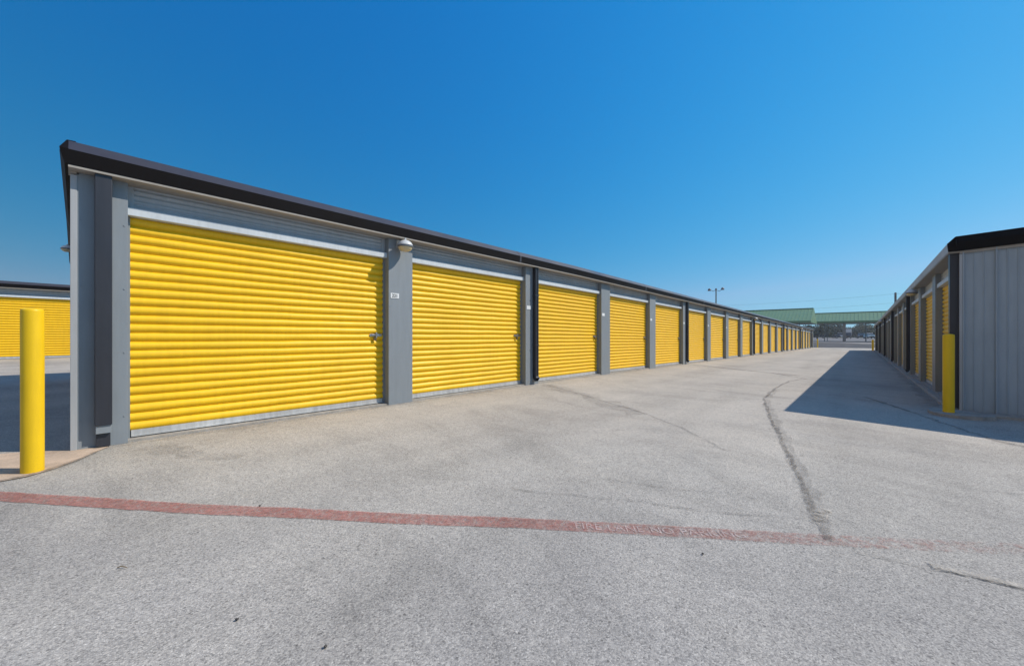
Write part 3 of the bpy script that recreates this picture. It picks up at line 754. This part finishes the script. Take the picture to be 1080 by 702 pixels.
def pole(x, y, h, label):
    b = G(x, y); c = empty('power_pole', (x, y, b)); tag(c, label, 'power pole', 'wooden poles carrying the power lines')
    MB().tube([(0, 0, -.2), (0, 0, h * .5), (0, 0, h)], .30, 10, .22).build('pole', M['wood'], c)
    MB().box(-.08, .08, -1.1, 1.1, h - .75, h - .6).build('crossarm', M['wood'], c)
    for yy in (-.95, .95): MB().lathe([(.04, 0), (.07, .05), (.05, .1), (.06, .16), (.02, .2)], (0, yy, h - .6), 10).build('insulator', M['rim'], c)
    return c
ph = 12.3 - G(6.6, 140)
pole(6.6, 140, ph, 'dark power pole standing up behind the roof of the right row')
pole(-62, 150, 13.0 - G(-62, 150), 'power pole hidden behind the left row at the other end of the lines')
pole(75, 131, 12.6, 'power pole behind the right row, out of the picture')
def wire(a, b, sag, label, r=.017):
    a = Vector(a); b = Vector(b); P = []
    for k in range(25):
        t = k / 24; p = a.lerp(b, t); p.z -= sag * 4 * t * (1 - t); P.append(p)
    o = MB().tube([p - a for p in P], r, 6).build('power_line', M['cable'], loc=a); tag(o, label, 'power line', 'lines strung between the poles')
wire((6.6, 139.05, 11.9), (-62, 149.05, 12.6), .9, 'upper power line from the pole to the left across the sky')
wire((6.6, 140, 9.7), (-62, 150, 10.4), 1.0, 'lower power line from the pole to the left across the sky')
wire((6.6, 139.05, 11.9), (75, 130, 12.0), .9, 'power line running right from the pole, hidden by the right row')

# ------------------------------------------------------------------ vehicles on the far lot
def wheel(parent, x, y, r=.34, wd=.22):
    # axle along y
    mb = MB(); pr = [(r * .55, -wd / 2), (r * .95, -wd / 2), (r, -wd / 3), (r, wd / 3), (r * .95, wd / 2), (r * .55, wd / 2)]
    rings = []
    for rr, yy in pr: rings.append(mb.verts([(x + rr * math.cos(2 * math.pi * k / 20), y + yy, r + rr * math.sin(2 * math.pi * k / 20)) for k in range(20)]))
    for a, b in zip(rings, rings[1:] + rings[:1]):
        for k in range(20): mb.face([a[k], a[(k + 1) % 20], b[(k + 1) % 20], b[k]])
    t = mb.build('tyre', M['tyre'])
    mb = MB(); a = mb.verts([(x + r * .56 * math.cos(2 * math.pi * k / 16), y - wd * .4, r + r * .56 * math.sin(2 * math.pi * k / 16)) for k in range(16)]); b = mb.verts([(v.co.x, y + wd * .4, v.co.z) for v in a])
    for k in range(16): mb.face([a[k], a[(k + 1) % 16], b[(k + 1) % 16], b[k]])
    mb.face(a[::-1]); mb.face(b); rm = mb.build('rim', M['rimm'])
    w_ = empty('wheel'); w_.parent = parent; t.parent = w_; rm.parent = w_
def car(label, x, y, rz, paint, roofp, kind='suv', cat='car'):
    c = empty({'suv': 'parked_car', 'pickup': 'pickup_truck', 'box': 'box_truck'}[kind], (x, y, G(x, y) + .01), rz); tag(c, label, cat, 'vehicles parked on the far lot')
    W = .92
    def side(pts, w0, name, mat, tum=0, z_mid=None):
        mb = MB(); A = []; B = []
        for px, pz in pts:
            ww = w0 - (tum if z_mid and pz > z_mid else 0)
            A.append((px, -ww, pz)); B.append((px, ww, pz))
        a = mb.verts(A); b = mb.verts(B); n = len(pts)
        for i in range(n): mb.face([a[i], a[(i + 1) % n], b[(i + 1) % n], b[i]])
        mb.face(a[::-1]); mb.face(b); return mb.build(name, mat, c, bevel=.03)
    if kind == 'suv':
        side([(-2.4, .35), (-2.42, .95), (-2.3, 1.08), (1.0, 1.08), (2.2, .95), (2.38, .75), (2.38, .35)], W, 'body', paint)
        side([(-2.25, 1.06), (-2.0, 1.62), (.3, 1.62), (1.05, 1.06)], W - .06, 'cabin', M['glass'], .14, 1.3)
        side([(-2.02, 1.60), (-1.95, 1.70), (.2, 1.70), (.34, 1.60)], W - .18, 'roof', roofp)
        for px in (-1.0, -.05):
            for s in (-1, 1): MB().box(px - .05, px + .05, s * (W - .135) - .03, s * (W - .135) + .03, 1.05, 1.62).build('door_pillar', paint, c)
        wx = (-1.45, 1.5)
    elif kind == 'pickup':
        side([(-2.8, .45), (-2.8, 1.08), (.9, 1.08), (2.5, 1.05), (2.75, .85), (2.75, .45)], W + .04, 'body', paint)
        side([(-.9, 1.06), (-.75, 1.78), (.55, 1.78), (1.2, 1.06)], W - .05, 'cabin', M['glass'], .12, 1.3)
        side([(-.78, 1.76), (-.7, 1.84), (.5, 1.84), (.62, 1.76)], W - .15, 'roof', roofp)
        side([(-2.7, 1.09), (-2.7, 1.12), (-1.0, 1.12), (-1.0, 1.09)], W - .1, 'bed_liner', M['tyre'])
        wx = (-1.75, 1.75)
    else:
        side([(-3.2, 1.0), (-3.2, 3.55), (1.4, 3.55), (1.4, 1.0)], 1.12, 'cargo_box', paint)
        side([(1.5, .55), (1.5, 2.2), (2.6, 2.2), (3.1, 1.45), (3.35, 1.35), (3.4, .55)], .98, 'cab', roofp)
        side([(2.3, 1.45), (2.3, 2.05), (2.62, 2.05), (3.02, 1.45)], 1.0, 'window', M['glass'])
        side([(-3.2, .7), (-3.2, .95), (1.5, .95), (1.5, .7)], .5, 'chassis', M['tyre'])
        MB().box(3.12, 3.16, -.7, .7, 1.45, 1.46).build('wiper', M['tyre'], c)
        wx = (-2.0, 2.45)
    xf_ = {'suv': 2.4, 'pickup': 2.77, 'box': 3.42}[kind]
    for s in (-1, 1):
        MB().box(xf_ - .06, xf_ + .02, s * .68 - .16, s * .68 + .16, .70, .88).build('headlight', M['light'], c, bevel=.01)
    MB().box(xf_ - .08, xf_ + .05, -.85, .85, .42, .58).build('bumper', M['tyre'], c, bevel=.01)
    MB().box(xf_ - .06, xf_ + .015, -.45, .45, .64, .86).build('grille', M['tyre'], c)
    for px in wx:
        for s in (-1, 1): wheel(c, px, s * .84, .36 if kind == 'suv' else .42)
    return c
def at(px, z, y_=None):
    r = (px - 540) / F_PX; c_, s_ = math.cos(TH), math.sin(TH); return (r * z * c_ - z * s_, z * c_ + r * z * s_)
# spots worked out once from the photograph (metres)
car('dark blue pickup truck with a white roof on the far lot, left of the column', -7.9, 172, R(5), M['card'], M['carw'], 'pickup', 'pickup truck')
car('white pickup truck parked side on behind the dark one', -5.5, 181.0, R(0), M['carw'], M['carw'], 'pickup', 'pickup truck')
bt = car('white box truck facing the camera, just right of the masonry column', -3.04, 165.0, R(-88), M['carw'], M['card'], 'box', 'truck')
bt.scale = (.85, .72, .85)
car('pale blue car facing the camera on the far lot, beside the right row', 2.05, 168.0, R(-75), M['carb'], M['carw'], 'suv', 'car')
car('dark car facing the camera between the box truck and the pale blue car', .0, 176.0, R(-85), M['card'], M['card'], 'suv', 'car')

# ------------------------------------------------------------------ trees
def crown_mesh(rnd, w_, h_, n, leaf):
    mb = MB(); cl = [(rnd.gauss(0, w_ * .28), rnd.gauss(0, w_ * .28), h_ * rnd.uniform(.32, .92), rnd.uniform(.16, .30) * w_) for _ in range(14)]
    for i in range(n):
        cx, cy, cz, cr = rnd.choice(cl); v = Vector((rnd.gauss(0, 1), rnd.gauss(0, 1), rnd.gauss(0, 1))).normalized() * cr * rnd.uniform(.55, 1.05)
        p = Vector((cx, cy, cz)) + v; p.z = max(h_ * .12, p.z)
        u = Vector((rnd.gauss(0, 1), rnd.gauss(0, 1), rnd.gauss(0, 1))).normalized(); q = u.orthogonal().normalized(); s = leaf * rnd.uniform(.6, 1.4)
        mb.face(mb.verts([p - u * s, p - q * s * .6, p + u * s, p + q * s * .6]))
    return mb
def tree(label, x, y, w_, h_, mat, seed, n=1600, group='trees standing on the far lot', cat='tree'):
    rnd = random.Random(seed); b = G(x, y); c = empty('tree', (x, y, b)); tag(c, label, cat, group)
    tr = MB().tube([(0, 0, -.3), (.05, 0, h_ * .2), (-.05, .1, h_ * .45)], w_ * .05, 8, w_ * .025)
    for k in range(5):
        a = rnd.uniform(0, 6.28); tr.tube([(0, 0, h_ * .25), (math.cos(a) * w_ * .15, math.sin(a) * w_ * .15, h_ * .5), (math.cos(a) * w_ * .28, math.sin(a) * w_ * .28, h_ * .72)], w_ * .022, 6, w_ * .006)
    tr.build('trunk', M['bark'], c); crown_mesh(rnd, w_, h_, n, .042 * (w_ + h_) / 2).build('crown', mat, c)
    return c
tree('dark dense tree beside the far end of the left row, under the canopy eave', -9.9, 150, 5.2, 4.3, M['leaf'], 1, 3600)
tree('dark round tree just left of the masonry column, behind the pickups', -8.2, 196, 8, 4.6, M['leaf'], 2, 3600)
tree('olive bushy tree behind and right of the box truck', -1.0, 200, 8, 3.4, M['leaf2'], 3, 3600)
tree('dark tree behind the pale blue car beside the right row', 3.4, 205, 7, 4.7, M['leaf'], 4, 3600)
# the far wood: one mass
mb = MB(); rnd = random.Random(21)
for i in range(260):
    x = rnd.uniform(-170, 150); y = rnd.uniform(235, 330); hh = rnd.uniform(2.9, 4.1) * (1 + (y - 235) / 400); ww = rnd.uniform(7, 13); b = G(x, y)
    near = -45 < x < 45
    cl = [(rnd.gauss(0, ww * .26), rnd.gauss(0, ww * .26), hh * rnd.uniform(.10, .85), rnd.uniform(.18, .32) * ww) for _ in range(9)]
    for _ in range(620 if near else 120):
        cx, cy, cz, cr = rnd.choice(cl); v = Vector((rnd.gauss(0, 1), rnd.gauss(0, 1), rnd.gauss(0, 1))).normalized() * cr * rnd.uniform(.6, 1.05)
        p = Vector((x + cx, y + cy, b + cz)) + v; p.z = max(b, p.z)
        u = Vector((rnd.gauss(0, 1), rnd.gauss(0, 1), rnd.gauss(0, 1))).normalized(); q = u.orthogonal().normalized(); s = (.55 if near else .9) * rnd.uniform(.6, 1.4)
        mb.face(mb.verts([p - u * s, p - q * s * .6, p + u * s, p + q * s * .6]))
o = mb.build('woodland', M['leaf']); tag(o, 'low dark line of distant trees on the horizon between the rows', 'woodland', kind='stuff')

# ------------------------------------------------------------------ air
m, t, b = new_mat('haze_air'); t.nodes.remove(b); pv = t.nodes.new('ShaderNodeVolumePrincipled')
pv.inputs['Color'].default_value = (.80, .88, 1, 1); pv.inputs['Density'].default_value = .0006; pv.inputs['Anisotropy'].default_value = .2
t.links.new(pv.outputs[0], t.nodes['Material Output'].inputs['Volume'])
o = MB().box(-920, 920, -320, 2520, -4, 20).build('haze', m); tag(o, 'thin pale haze in the air over the whole site', 'haze', kind='stuff')
